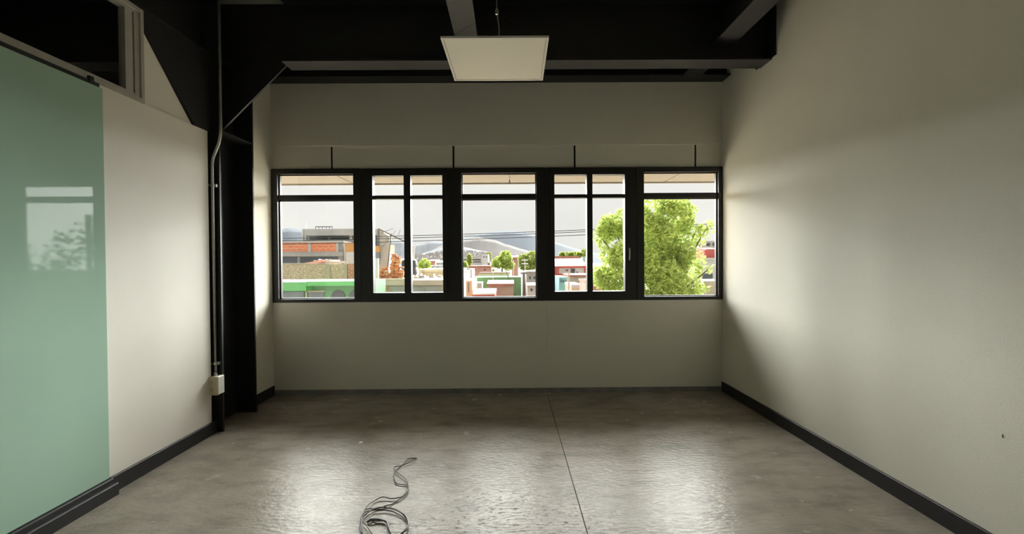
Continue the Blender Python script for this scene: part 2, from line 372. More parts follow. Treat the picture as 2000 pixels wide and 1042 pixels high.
# hanging LED panel
lp = empty('pendant_panel_light', (-.0646, 2.9096, 2.7275), 'square white flat panel lamp hanging from the ceiling', 'lamp')
lp.rotation_euler = (R(-.6), R(.3), -.0155)
h = .30; t_ = .014
def LB(name, m, *b):
    q = MB()
    for x in b: q.box(*x)
    k = q.build(name, m); k.parent = lp; return k
for nm, b in (('frame_bar', (-h, h, -h, -h+t_, 0, .012)), ('frame_bar', (-h, h, h-t_, h, 0, .012)), ('frame_bar', (-h, -h+t_, -h+t_, h-t_, 0, .012)), ('frame_bar', (h-t_, h, -h+t_, h-t_, 0, .012))): LB(nm, WHITEM, b)
LB('diffuser', DIFF, (-h+t_+.0025, h-t_-.0025, -h+t_+.0025, h-t_-.0025, .002, .006))
LB('back_plate', CORD, (-h+t_, h-t_, -h+t_, h-t_, .0065, .0115))
LB('driver_box', WHITEM, (-.09, .09, -.03, .03, .012, .038))
hub = V((0, 0, .31))
for sx, sy in ((-1, -1), (1, -1), (1, 1), (-1, 1)):
    k = MB().tube([(sx*.27, sy*.27, .012), hub], .0007, 5).build('suspension_wire', STEEL); k.parent = lp
k = MB().tube([(.01, 0, .038), (.014, -.004, .2), hub, (-.004, 0, .7), (0, 0, ZC-2.7275-.02)], .0035, 8).build('power_cord', CORD, smooth=True); k.parent = lp
k = MB().lathe([(.008, -.02), (.012, 0), (.004, .02)], hub, 10).build('cable_gripper', GALV); k.parent = lp
k = MB().lathe([(.04, 0), (.04, .02)], (0, 0, ZC-2.7275-.024), 16).build('ceiling_rose', WHITEM); k.parent = lp

# loose cable on the floor
def zp(x, y): return (660+x/6.06, 870+y/6.06)
def smooth(ps, k=6):
    out = []
    for i in range(len(ps)-1):
        a, b, c, d = ps[max(i-1, 0)], ps[i], ps[i+1], ps[min(i+2, len(ps)-1)]
        for j in range(k):
            t = j/k
            out.append(.5*((2*b)+(c-a)*t+(2*a-5*b+4*c-d)*t*t+(3*b-a-3*c+d)*t**3))
    return out+[ps[-1]]
lc = empty('loose_cable', onz(760, 1000, 0), 'thin brown and black cables lying loosely coiled on the floor', 'cable')
def strand(nm, zs, r, m, dz=0, amp=.006):
    ps = [onz(*zp(x, y), 0) for x, y in zs]
    for i, p in enumerate(ps): p.z = r+dz+abs(math.sin(i*1.7))*amp
    MB().tube(smooth(ps), r, 7).build(nm, m, lc, smooth=True)
strand('strand', [(930,150),(835,165),(770,220),(690,300),(664,345),(668,405),(705,460),(815,475),(832,505),(805,585),(735,643),(655,690),(575,725),(460,748),(330,768),(285,830),(262,905),(262,985),(280,1060),(330,1120)], .0035, CABLE, 0)
strand('strand', [(935,168),(850,215),(745,252),(668,272),(672,305),(740,360),(800,412),(832,490),(822,560),(765,618),(715,641),(620,641),(530,632),(445,660),(355,730),(295,815),(275,880),(300,930),(345,975),(390,1050),(450,1110)], .0035, CABLE, .006)
strand('strand', [(345,1130),(285,1050),(270,960),(290,885),(330,830),(405,775),(500,745),(620,752),(720,790),(790,850),(828,925),(825,990),(780,1045),(690,1100),(560,1130)], .0038, CABLED, .002)
strand('strand', [(300,1090),(285,1000),(282,905),(330,845),(420,785),(520,765),(640,780),(730,815),(800,865),(832,950),(810,1015),(750,1070)], .0035, CABLE, .010)
strand('black_tail', [(340,918),(385,895),(412,882),(470,892),(545,905),(585,940),(598,1000),(618,1045),(650,1090)], .0048, CABLED, .002)
strand('black_tail', [(350,925),(400,912),(480,908),(560,915),(592,955),(605,1010),(625,1060)], .0042, CABLED, .004)

# paint chip on the floor
c = onz(705, 863, 0)
tag(MB().prism([(c.x-.017, c.y-.014), (c.x+.006, c.y-.02), (c.x+.018, c.y+.004), (c.x+.004, c.y+.018), (c.x-.014, c.y+.01)], 'z', .0002, .0022).build('paint_chip', mat('white_chip', (.7, .7, .66), .7)), 'small white paint chip lying on the concrete floor', 'debris')

#EXTERIOR
# ================================================================== OUTSIDE
GZ = -3.9                                            # street level
def exm(n, c, r=.85, var=.12, sc=1.2, **k): return mat(n, tuple(q*.75 for q in c), r, var, sc, **k)
OWN = exm('own_facade', (.55, .53, .48)); EAVE = exm('eave_board', (.235, .20, .16), .8, .04, 2)
STREET = exm('street_ground', (.30, .29, .28), .9, .25, .08)
GREENP = exm('green_shop_paint', (.20, .62, .22), .7, .06); GREEND = exm('green_shop_wall', (.24, .46, .26), .8, .1)
SHOPGL = exm('shop_shutter', (.30, .34, .36), .5); CREAMX = exm('cream_render', (.72, .62, .44)); 
GREYC = exm('grey_concrete', (.50, .49, .47), .9, .1, 1.5); GREYD = exm('dark_grey_wall', (.24, .24, .25)); LGREY = exm('pale_grey_render', (.66, .64, .60))
WHITEX = exm('white_render', (.82, .81, .78), .8, .04); REDX = exm('red_paint', (.72, .16, .13)); PINK = exm('pink_render', (.78, .42, .34)); TURQ = exm('turquoise_paint', (.30, .58, .60))
REDROOF = exm('red_tin_roof', (.60, .22, .15), .7, .15, 2); BEIGEX = exm('sand_render', (.70, .58, .46)); ORANGE = exm('orange_render', (.80, .42, .16))
WINX = exm('far_window_glass', (.10, .12, .14), .25, .1); TANK = exm('black_plastic_tank', (.06, .06, .065), .5); WOOD = exm('weathered_pole', (.24, .20, .17))
WIREM = exm('black_wire', (.03, .03, .035), .6); FIELD = exm('green_canopy', (.26, .50, .24), .9, .1)

def brick_mat(name, c1, c2, mortar, scale, bw=.5, rh=.25):
    M = bpy.data.materials.new(name); M.use_nodes = True; n = M.node_tree; p = n.nodes['Principled BSDF']; p.inputs['Roughness'].default_value = .9
    t = n.nodes.new('ShaderNodeTexCoord'); mpp = n.nodes.new('ShaderNodeMapping'); mpp.inputs['Rotation'].default_value = (R(90), 0, 0)
    b = n.nodes.new('ShaderNodeTexBrick'); b.inputs['Scale'].default_value = scale
    b.inputs['Color1'].default_value = c1+(1,); b.inputs['Color2'].default_value = c2+(1,); b.inputs['Mortar'].default_value = mortar+(1,)
    b.inputs['Mortar Size'].default_value = .03; b.inputs['Brick Width'].default_value = bw; b.inputs['Row Height'].default_value = rh
    n.links.new(t.outputs['Object'], mpp.inputs[0]); n.links.new(mpp.outputs[0], b.inputs['Vector']); n.links.new(b.outputs['Color'], p.inputs['Base Color'])
    return M
OBRICK = brick_mat('orange_block_wall', (.80, .24, .10), (.70, .19, .08), (.62, .40, .30), 1.0, .42, .21)
RBRICK = brick_mat('old_red_brick', (.66, .24, .12), (.55, .18, .10), (.60, .45, .34), 1.6, .45, .16)
def stone_mat():
    M = bpy.data.materials.new('rubble_stone'); M.use_nodes = True; n = M.node_tree; p = n.nodes['Principled BSDF']; p.inputs['Roughness'].default_value = .95
    t = n.nodes.new('ShaderNodeTexCoord'); mpp = n.nodes.new('ShaderNodeMapping'); mpp.inputs['Scale'].default_value = (3.0, 3.0, 5.2)
    v = n.nodes.new('ShaderNodeTexVoronoi'); v.feature = 'DISTANCE_TO_EDGE'; v2 = n.nodes.new('ShaderNodeTexVoronoi')
    r = n.nodes.new('ShaderNodeValToRGB'); r.color_ramp.elements[0].position = .02; r.color_ramp.elements[0].color = (.40, .30, .20, 1); r.color_ramp.elements[1].position = .10; r.color_ramp.elements[1].color = (1, 1, 1, 1)
    h = n.nodes.new('ShaderNodeValToRGB'); h.color_ramp.elements[0].color = (.62, .46, .30, 1); h.color_ramp.elements[1].color = (.95, .82, .62, 1)
    x = n.nodes.new('ShaderNodeMix'); x.data_type = 'RGBA'; x.blend_type = 'MULTIPLY'; x.inputs[0].default_value = 1
    n.links.new(t.outputs['Object'], mpp.inputs[0])
    for q in (v, v2): n.links.new(mpp.outputs[0], q.inputs['Vector'])
    n.links.new(v.outputs['Distance'], r.inputs[0]); n.links.new(v2.outputs['Color'], h.inputs[0])
    n.links.new(h.outputs[0], x.inputs[6]); n.links.new(r.outputs[0], x.inputs[7]); n.links.new(x.outputs[2], p.inputs['Base Color'])
    return M
STONE = stone_mat()
def leaf_mat(name, c0, c1, tr=.5):
    M = bpy.data.materials.new(name); M.use_nodes = True; n = M.node_tree; n.nodes.clear()
    out = n.nodes.new('ShaderNodeOutputMaterial'); mx = n.nodes.new('ShaderNodeMixShader'); mx.inputs[0].default_value = tr
    d = n.nodes.new('ShaderNodeBsdfDiffuse'); t = n.nodes.new('ShaderNodeBsdfTranslucent')
    g = n.nodes.new('ShaderNodeNewGeometry'); r = n.nodes.new('ShaderNodeValToRGB')
    r.color_ramp.elements[0].color = c0+(1,); r.color_ramp.elements[1].color = c1+(1,)
    n.links.new(g.outputs['Random Per Island'], r.inputs[0])
    for s in (d, t): n.links.new(r.outputs[0], s.inputs[0])
    n.links.new(d.outputs[0], mx.inputs[1]); n.links.new(t.outputs[0], mx.inputs[2]); n.links.new(mx.outputs[0], out.inputs[0])
    return M
LEAF = leaf_mat('bright_leaves', (.28, .37, .09), (.58, .66, .20)); LEAF2 = leaf_mat('mid_leaves', (.22, .28, .07), (.44, .48, .14)); BARK = exm('bark', (.17, .13, .10))

def px_box(par, name, m, x0, x1, yt, yb, Y, dep, base=None, **k):
    """box whose front face at depth Y spans these picture columns and rows"""
    a = at(x0, yt, Y); b = at(x1, yb, Y); zt = (at(x0, yt, Y).z+at(x1, yt, Y).z)/2; zb = b.z if base is None else base
    return B(name, m, par, (a.x, b.x, Y, Y+dep, zb, zt), **k)
def px_home(px, Y, label, cat, name, group=None):
    p = at(px, 520, Y); return empty(name, (p.x, Y, GZ), label, cat, group)

# our own building seen from inside: eave boards and the outer face
ev = empty('eave', (0, 5.55, 2.6), 'cream boarded eave overhanging the windows outside', 'eave')
ez = 2.60
jx = [-6.0, -4.35, -2.18, .02, 2.2, 4.6, 7.0]
for i in range(6): B('eave_board', EAVE, ev, (jx[i]+.008, jx[i+1]-.008, D+.202, 6.62, ez, ez+.03))
B('eave_deck', OWN, ev, (-6.0, 7.0, D+.202, 6.60, ez+.032, ez+.2))
B('eave_lip', EAVE, ev, (-6.0, 7.0, 6.621, 6.65, ez-.02, ez+.2))
tag(B('wall_outer', OWN, None, (-8.2, -6.4, D+.181, D+.2, GZ, 4.1), (-5.4, XL, D+.181, D+.2, GZ, 4.1), (-6.4, -5.4, D+.181, D+.2, GZ, 1.05), (-6.4, -5.4, D+.181, D+.2, 2.45, 4.1), (XR+.0, 8, D+.181, D+.2, GZ, 4.1), (XL, XR, D+.181, D+.2, GZ, .98), (XL, XR, D+.181, D+.2, 2.62, 4.1)), 'rendered outer face of the office building', kind='structure')
tag(B('reflector', mat('pale_reflector', (.93, .80, .62), .8, .03), None, (-9, 9, D+.2, 12.4, -.5, -.25), (-9, 9, 12.4, 12.6, -.5, -.05)), 'added unseen pale flat terrace just below the windows outside', kind='structure')  # added unseen reflector, bounces daylight up onto the upper walls
tag(B('ground', STREET, None, (-400, 400, D+.2, 900, GZ-.3, GZ)), 'grey street and yards of the town far below', kind='structure')

# green shop
Y = 17
s = px_home(600, Y, 'green painted shop with bright green fascia below the stone wall', 'shop', 'green_shop')
px_box(s, 'fascia', GREENP, 430, 598, 551, 567.5, Y-.6, .6); px_box(s, 'fascia', GREENP, 598.3, 704, 549, 557.5, Y-.6, .6)
px_box(s, 'wall', GREEND, 430, 704, 552, 600, Y, 3.5, GZ)
px_box(s, 'shutter', SHOPGL, 545, 594, 569, 620, Y-.05, .04); px_box(s, 'shutter', SHOPGL, 602, 632, 570, 620, Y-.05, .04)
px_box(s, 'door_post', CREAMX, 596.5, 600, 569, 620, Y-.10, .12); px_box(s, 'lintel', CREAMX, 600.3, 634, 567, 569.5, Y-.10, .12)
for x in (661, 696):
    c = at(x, 580, Y); r_ = .25
    MB().prism([(c.x+r_*math.cos(a*math.pi/10), c.z+r_*1.1*math.sin(a*math.pi/10)) for a in range(11)]+[(c.x-r_, c.z-2), (c.x+r_, c.z-2)], 'y', Y-.04, Y-.001).build('arched_opening', WINX, s)

# rubble stone wall with pillars
Y = 24
s = px_home(620, Y, 'tan rubble stone wall standing behind the green shop', 'wall', 'stone_wall')
px_box(s, 'rubble', STONE, 440, 679, 515.5, 560, Y, .4, GZ)
for x0, x1 in ((637, 645), (672, 678)): px_box(s, 'pillar', CREAMX, x0, x1, 514.5, 560, Y-.08, .5, GZ)
px_box(s, 'brick_pier', RBRICK, 679.2, 702, 514, 560, Y-.02, .4, GZ)
px_box(s, 'coping', BEIGEX, 440, 637, 514, 515.5, Y-.04, .48)
# tin roof behind it
t = px_home(610, 25, 'pinkish sloping tin roof edge behind the stone wall', 'roof', 'tin_roof')
a, b = at(585, 515, 25), at(631, 506.5, 25)
MB().prism([(a.x, a.z), (b.x, b.z), (b.x, b.z-.12), (a.x, a.z-.12)], 'y', 25, 27.5).build('roof_sheet', PINK, t)
MB().prism([(a.x, a.z-.12), (b.x, b.z-.12), (b.x, a.z-.6), (a.x, a.z-.6)], 'y', 25.1, 27.4).build('gable', REDROOF, t)
ORD = ('leftmost', 'second', 'third', 'fourth', 'fifth', 'sixth', 'seventh', 'eighth', 'ninth', 'tenth', 'rightmost')
bxs = sorted(rnd.uniform(628, 676) for _ in range(11))
for k in range(11):
    x = bxs[k]; yq = 513-(1-abs(x-644)/40)*6.5*rnd.uniform(.4, 1); c = at(x, yq, 25.2+(k*4 % 11)*.14); w = rnd.uniform(.35, .7); an = rnd.uniform(-.3, .3)
    ca, sa = math.cos(an)*w, math.sin(an)*w
    sh = MB().prism([(c.x-ca, c.z-sa), (c.x+ca, c.z+sa), (c.x+ca, c.z+sa-.07), (c.x-ca, c.z-sa-.07)], 'y', c.y, c.y+.12).build('loose_board', (WHITEX, CREAMX, LGREY)[k % 3])
    tag(sh, ORD[k]+' of the loose '+('white', 'cream', 'grey')[k % 3]+' boards heaped behind the stone wall, counted from the left', 'board', 'loose boards behind the stone wall')

# building with orange block infill
Y = 34
s = px_home(600, Y, 'concrete framed building with orange block panels below the grey roof storey', 'building', 'block_building')
px_box(s, 'core', GREYC, 420, 671, 471.5, 520, Y+.15, 7, GZ)
for x0, x1 in ((420, 483), (489, 543), (546, 600.5), (607, 656)): px_box(s, 'block_panel', OBRICK, x0, x1, 473.5, 491.5, Y+.06, .1)
for x0, x1 in ((483, 489), (543, 546), (600.5, 607), (656, 661)): px_box(s, 'post', LGREY, x0, x1, 472, 492, Y, .2)
px_box(s, 'floor_beam', GREYC, 420, 671, 492, 499.5, Y-.1, .25); px_box(s, 'coping', LGREY, 420, 671, 471, 473, Y-.05, .3)
for x0, x1 in ((430, 500), (510, 580), (586, 660)): px_box(s, 'window_strip', WINX, x0, x1, 501.5, 514, Y+.10, .06)
s = px_home(690, 33.8, 'white and orange house end next to the block panel building', 'building', 'painted_house')
px_box(s, 'wall', WHITEX, 673, 731, 491.5, 520, 33.8, 6, GZ); px_box(s, 'orange_band', ORANGE, 673, 731, 473.5, 491.2, 33.8, 6); px_box(s, 'corner_post', LGREY, 671.5, 674.5, 472, 520, 33.7, .3)
Y = 40
s = px_home(640, Y, 'grey flat-roofed top storey with deep fascia behind the orange panels', 'building', 'roof_storey')
px_box(s, 'fascia', LGREY, 591, 712, 446.5, 459, Y-1, 9); px_box(s, 'back_wall', GREYC, 598, 712, 459, 480, Y+1.2, 6, GZ)
px_box(s, 'window_strip', WINX, 604, 640, 461, 468, Y+1.1, .08); px_box(s, 'window_strip', WINX, 646, 682, 461, 468, Y+1.1, .08)
px_box(s, 'white_end_post', WHITEX, 589.5, 591.8, 448, 474, Y-1.1, .3); px_box(s, 'column', WHITEX, 595, 598.5, 459, 476, Y-.5, .3); px_box(s, 'column', WHITEX, 682, 685.5, 459, 476, Y-.5, .3)
px_box(s, 'balustrade', GREYC, 592, 700, 467.5, 474, Y-.6, .1)
px_box(s, 'roof_rail', WIREM, 616, 650, 441.8, 443, Y+1, .1)
for x in (616, 623, 629, 637, 643, 649): px_box(s, 'roof_rail_post', WIREM, x, x+1, 443, 446.6, Y+1, .1)
px_box(s, 'antenna', WHITEX, 597, 598, 434, 446.6, Y, .06)

# half demolished grey wall with rebar
Y = 27
s = px_home(750, Y, 'tall pale broken wall with leaning pole beside the brick rubble', 'ruin', 'broken_wall')
p0, p1, p2, p3 = at(700, 447, Y), at(741, 447, Y), at(762, 470, Y), at(757, 530, Y)
p25 = at(761, 462, Y)
MB().prism([(p0.x, p0.z), (p1.x, p1.z), (p25.x, p25.z), (p3.x, p3.z), (p3.x, GZ), (p0.x, GZ)], 'y', Y, Y+.3).build('slab_wall', LGREY, s)
px_box(s, 'dark_post', GREYD, 737.5, 740.5, 446, 515, Y-.1, .1); px_box(s, 'orange_box', ORANGE, 730, 741, 480, 492, Y-.3, .25); px_box(s, 'blue_box', exm('slate_blue_paint', (.28, .33, .42)), 732, 740.5, 492.3, 504, Y-.3, .25)
px_box(s, 'window', WINX, 730, 736, 459, 479, Y-.05, .05)
MB().tube([at(739, 446.5, Y-.2), at(790, 471, Y-.2)], .035, 6).build('leaning_pole', WOOD, s)
MB().tube([at(763.5, 457, Y-.25), at(757.5, 522, Y-.25)], .035, 6).build('leaning_pole', WOOD, s)
for a, b in (((742, 455), (768, 446)), ((744, 460), (750, 452)), ((768, 458), (772, 450)), ((778, 459), (782, 448)), ((752, 470), (766, 455)), ((747, 482), (760, 466))):
    MB().tube([at(*a, Y-.15), at(*b, Y-.15)], .012, 5).build('rebar', WOOD, s)
px_box(None, 'white_post', WHITEX, 733.5, 738.5, 504, 549, 22.8, .2, GZ); tag(bpy.data.objects['white_post'], 'white square post in front of the broken wall', 'post')

# brick rubble stack
Y = 24
bp = px_home(765, Y, 'tumbled stack of orange red bricks on the concrete roof slab', 'bricks', 'brick_stack')
BM = [exm('brick_orange', (.78, .34, .14), .9, .2, 9), exm('brick_red', (.66, .24, .12), .9, .2, 9), exm('brick_pale', (.80, .50, .28), .9, .2, 9)]
bme = []
for mm in BM:
    q = MB().cham(-.125, .125, -.065, .065, -.041, .041, .006); ob_ = q.build('brick', mm); me = ob_.data; bpy.data.objects.remove(ob_); bme.append(me)
zb = at(760, 546, Y).z
def brick(x, y, z, rz, tilt=0):
    k = bpy.data.objects.new('brick', rnd.choice(bme)); COL.objects.link(k); k.parent = bp
    k.location = V((x, y, z))-bp.location; k.rotation_euler = (tilt, rnd.uniform(-.12, .12), rz)
for row in range(16):
    z = zb+.042+row*.083; l = at(759+row*.45+rnd.uniform(-1.5, 1.5), 520, Y).x; r_ = at(785-row*.25-(4 if row > 13 else 0)+rnd.uniform(-2, 1.5), 520, Y).x
    x = l+.1
    while x < r_:
        for dy in (0, .17): brick(x+rnd.uniform(-.02, .02), Y+.1+dy+rnd.uniform(-.03, .03), z, rnd.uniform(-.2, .2)+(math.pi/2 if rnd.random() < .25 else 0), rnd.uniform(-.06, .06))
        x += .235
for k in range(90):
    t = rnd.random(); px = 740+t*24; top = 543-24*math.exp(-((px-750)/8)**2); c = at(px, rnd.uniform(top, 545), Y)
    brick(c.x, Y-.12+rnd.uniform(-.15, .3), max(c.z, zb+.05), rnd.uniform(0, 3), rnd.uniform(-.5, .5))

# slab roofed house under the bricks
Y = 22
s = px_home(800, Y, 'low sand coloured house with flat concrete slab under the bricks', 'house', 'slab_house')
px_box(s, 'roof_slab', BEIGEX, 722, 882, 547, 556, Y-.3, 5.5); px_box(s, 'wall', CREAMX, 724, 880, 556, 580, Y, 5, GZ)
px_box(s, 'brick_panel', RBRICK, 735, 757.5, 556, 600, Y-.06, .05)
for x0, x1 in ((763, 797), (806, 828), (831.5, 861)): px_box(s, 'window', GREYC, x0, x1, 558.5, 600, Y-.06, .05)
px_box(s, 'roof_kerb', CREAMX, 722, 800, 544, 546.8, Y-.25, .25)
for k, (x, y_, w) in enumerate(((812, 545, 9), (822, 543.5, 14), (842, 545.5, 10), (858, 543, 9), (803, 546, 6), (818, 538, 8))):
    c = at(x, y_, Y+.6+k*.3); hw = w/2*c.y/FPX; an = rnd.uniform(-.15, .15)
    zz = at(800, 547, Y-.3).z+.05
    tag(MB().prism([(c.x-hw, zz), (c.x+hw, zz), (c.x+hw*.9, zz+.08+.06*(k % 3)), (c.x-hw*.6, zz+.12)], 'y', c.y, c.y+.5).build('broken_slab', (CREAMX, GREYC, BEIGEX)[k % 3]), ('cream', 'grey', 'sand coloured')[k % 3]+' broken slab fragment on the flat roof, '+('below the shrub', 'left of the parapet edge', 'under the cream parapet', 'nearest the right post', 'nearest the mullion', 'behind the others')[k], 'rubble', 'slab fragments on the flat roof')
Y = 29
s = px_home(845, Y, 'cream flat roofed house behind the slab house', 'house', 'cream_house')
px_box(s, 'wall', CREAMX, 818, 896, 529, 560, Y, 5, GZ); px_box(s, 'parapet', exm('pale_cream_render', (.86, .78, .58)), 817, 897, 525, 529.5, Y-.1, 5.2); px_box(s, 'chimney_block', CREAMX, 820, 824, 526, 540, Y-.25, .14)
# water tank
tk = px_home(799, 26.5, 'black plastic water tank behind the brick stack', 'tank', 'water_tank')
c = at(800, 548, 26.5); r_ = 15*26.5/FPX; hh = 43*26.5/FPX
MB().lathe([(r_*.96, 0), (r_, .05), (r_, hh*.28), (r_*.97, hh*.30), (r_, hh*.32), (r_, hh*.6), (r_*.97, hh*.62), (r_, hh*.64), (r_, hh*.9), (r_*.8, hh*.97), (r_*.35, hh)], (c.x, c.y, c.z), 24).build('body', TANK, tk, smooth=True)
MB().lathe([(r_*.36, 0), (r_*.36, .1), (r_*.3, .14)], (c.x, c.y, c.z+hh), 16).build('lid', TANK, tk)
B('stand', GREYC, tk, (c.x-r_, c.x+r_, c.y-r_, c.y+r_, GZ, c.z-.01))
tag(MB().tube([V((at(803, 526, 28.4).x, 28.4, GZ)), at(805, 526, 28.4), at(810.5, 477, 28.4)], .05, 6).build('white_mast', WHITEX), 'thin white mast leaning above the water tank', 'mast')

# overhead wires
for k, (ya_, yb2) in enumerate(((467, 427.5), (472, 430.5), (479, 436))):
    a, b = at(380, ya_, 19), at(1560, yb2, 19)
    pts = [a.lerp(b, t/16)-V((0, 0, .16*4*(t/16)*(1-t/16))) for t in range(17)]
    tag(MB().tube(pts, .014, 5).build('overhead_wire', WIREM), '%s of three black overhead wires crossing the view' % ('topmost', 'middle one', 'lowest')[k], 'wire')

for px, zt, l in ((380, at(380, 465, 19).z, 'left'), (1560, at(1560, 425, 19).z, 'right')):
    c = at(px, 500, 19); e_ = empty('utility_pole', (c.x, 19.13, GZ), 'wooden pole carrying the %s ends of the three overhead wires' % l, 'pole')
    MB().tube([(c.x, 19.13, GZ), (c.x, 19.13, zt+.3)], [.15, .11], 10).build('shaft', WOOD, e_)
    for k in range(3): zz = at(px, ((467, 472, 479), (427.5, 430.5, 436))[l == 'right'][k], 19).z; B('insulator', LGREY, e_, (c.x-.03, c.x+.03, 18.98, 19.03, zz-.05, zz+.03))
# foliage
def leaves(blobs, n, size, seed):
    q = random.Random(seed); v = []; f = []
    tot = sum(b[3]*b[4]*b[5] for b in blobs)
    for bx, by, bz, rx, ry, rz in blobs:
        for _ in range(int(n*rx*ry*rz/tot)):
            while True:
                d = V((q.uniform(-1, 1), q.uniform(-1, 1), q.uniform(-1, 1)))
                if .05 < d.length <= 1: break
            d *= (d.length**-.45)
            c = V((bx+d.x*rx, by+d.y*ry, bz+d.z*rz))
            a = V((q.gauss(0, 1), q.gauss(0, 1), q.gauss(0, .7))).normalized(); b = a.cross(V((q.gauss(0, 1), q.gauss(0, 1), q.gauss(0, 1)))).normalized()
            s_ = size*q.uniform(.6, 1.3); k = len(v)
            nrm = a.cross(b)*s_*.12
            v += [c-a*s_, c+b*s_*.42+nrm, c+a*s_, c-b*s_*.42+nrm]; f += [(k, k+1, k+2), (k, k+2, k+3)]
    return v, f
def tree(name, blobs, n, size, seed, m, label, trunk, tr=.15, cat='tree', sub=0):
    e = empty(name, trunk, label, cat)
    bl = list(blobs)
    if sub:
        q = random.Random(seed+5)
        bl = []
        for b in blobs:
            for _ in range(sub):
                d = V((q.gauss(0, 1), q.gauss(0, 1), q.gauss(0, 1))).normalized()*q.uniform(.45, .95)
                s_ = q.uniform(.28, .45)
                bl.append((b[0]+d.x*b[3], b[1]+d.y*b[4], b[2]+d.z*b[5], b[3]*s_, b[4]*s_, b[5]*s_))
    v, f = leaves(bl, n, size, seed)
    me = bpy.data.meshes.new('foliage'); me.from_pydata(v, [], f); me.materials.append(m)
    ob_ = bpy.data.objects.new('foliage', me); COL.objects.link(ob_); ob_.parent = e; ob_.matrix_parent_inverse = Matrix.Translation(-e.location); ob_['kind'] = 'stuff'
    c = V((sum(b[0] for b in blobs)/len(blobs), sum(b[1] for b in blobs)/len(blobs), sum(b[2] for b in blobs)/len(blobs)))
    tb = V(trunk)
    MB().tube([tb, tb.lerp(c, .55)+V((.1*tr, 0, 0)), c], [tr, tr*.8, tr*.4], 8).build('trunk', BARK, e, smooth=True)
    if n > 3000:
        for b in blobs: MB().tube([tb.lerp(c, .6), (tb.lerp(c, .6)).lerp(V(b[:3]), .6)+V((0, 0, .1)), V(b[:3])], [tr*.4, tr*.25, tr*.1], 6).build('branch', BARK, e)
    return e
def PB(px, py, Y, rpx, rpy, ry): c = at(px, py, Y); return (c.x, c.y, c.z, rpx*Y/FPX, ry, rpy*Y/FPX)
big = [PB(1200, 450, 15.6, 34, 46, .9), PB(1250, 440, 15, 36, 40, .9), PB(1192, 520, 15.3, 32, 50, .9), PB(1235, 520, 14.8, 44, 56, 1.), PB(1300, 440, 15, 44, 52, 1.), PB(1330, 420, 15.3, 26, 32, .7), PB(1300, 520, 14.8, 52, 60, 1.), PB(1340, 490, 15.2, 34, 55, .8),
       PB(1360, 450, 15, 24, 34, .5), PB(1382, 442, 15, 12, 12, .25), PB(1352, 560, 14.9, 32, 28, .6), PB(1384, 525, 15, 12, 10, .2), PB(1270, 590, 15, 90, 40, 1.), PB(1172, 460, 15.5, 16, 30, .4)]
c = at(1270, 700, 15); tree('street_tree', big, 26000, .075, 3, LEAF, 'big yellow green leafy tree close outside the right windows', (c.x, 15, GZ), .17, sub=14)
# the neighbouring tree that shows only as a mirror image in the green glass
mir = [(8.6, 14.5, 1.0, 1.6, 1.3, 1.5), (10.0, 15, .4, 1.7, 1.3, 1.6), (11.2, 15, 1.2, 1.4, 1.2, 1.2), (9.6, 14.6, -1.0, 2.6, 1.4, 1.6)]
tree('street_tree', mir, 3200, .10, 11, LEAF2, 'leafy tree seen only as a reflection in the green glass panel', (9.8, 14.8, GZ), .18, sub=9)
up_ = empty('utility_pole', (12.6, 13.8, GZ), 'utility pole seen only in the green glass reflection', 'pole')
MB().tube([(12.6, 13.8, GZ), (12.6, 13.8, 3.2)], [.16, .11], 10).build('shaft', WOOD, up_); B('crossarm', WOOD, up_, (11.8, 13.4, 13.72, 13.79, 2.85, 2.98))
c = at(829, 530, 36); tree('shrub', [PB(829, 515, 36, 11, 10, .4), PB(823, 520, 36, 7, 7, .3), PB(836, 520, 36, 6, 7, .3)], 700, .10, 5, LEAF, 'small bright green shrub left of the hillside houses', (c.x, 36, GZ), .07, 'shrub')
# town trees
c = at(980, 540, 72); tree('town_tree', [PB(988, 505, 72, 12, 17, 1), PB(975, 512, 72, 14, 12, 1), PB(992, 518, 72, 13, 10, 1), PB(967, 517, 72, 8, 8, 1)], 1500, .26, 21, LEAF, 'bright green town tree left of the little red tower', (c.x, 72, GZ), .2)
c = at(1030, 540, 74); tree('town_tree', [PB(1022, 508, 74, 10, 13, 1), PB(1038, 504, 74, 12, 14, 1), PB(1030, 518, 74, 17, 11, 1), PB(1052, 512, 74, 10, 14, 1)], 1500, .26, 22, LEAF2, 'olive green town tree right of the little red tower', (c.x, 74, GZ), .2)
for k, (px, py, rx, ry, w) in enumerate(((917, 507, 5, 12, 'slim dark'), (906, 517, 7, 7, 'low bright'), (954, 500, 6, 8, 'brownish'))):
    yy = (98, 78, 124)[k]; c = at(px, 520, yy); tree('town_tree', [PB(px, py, yy, rx, ry, .6)], 300, .3, 30+k, (LEAF2, LEAF, LEAF2)[k], w+' tree at the left of the middle window', (c.x, yy, GZ), .15)
for k in range(7):
    px = 1098+k*8.5; py = 497-(4 if k > 4 else 0)*(k-4); yy = 128+(k % 2)*6; c = at(px, 500, yy)
    t_ = tree('town_tree', [PB(px, py, yy, 6, 5+(3 if k > 4 else 0), 1)], 160, .5, 50+k, LEAF2, ('first', 'second', 'third', 'fourth', 'fifth', 'sixth', 'last')[k]+' round tree from the left in the row behind the red roofs', (c.x, yy, GZ), .2); t_['group'] = 'tree row behind the red roofs'

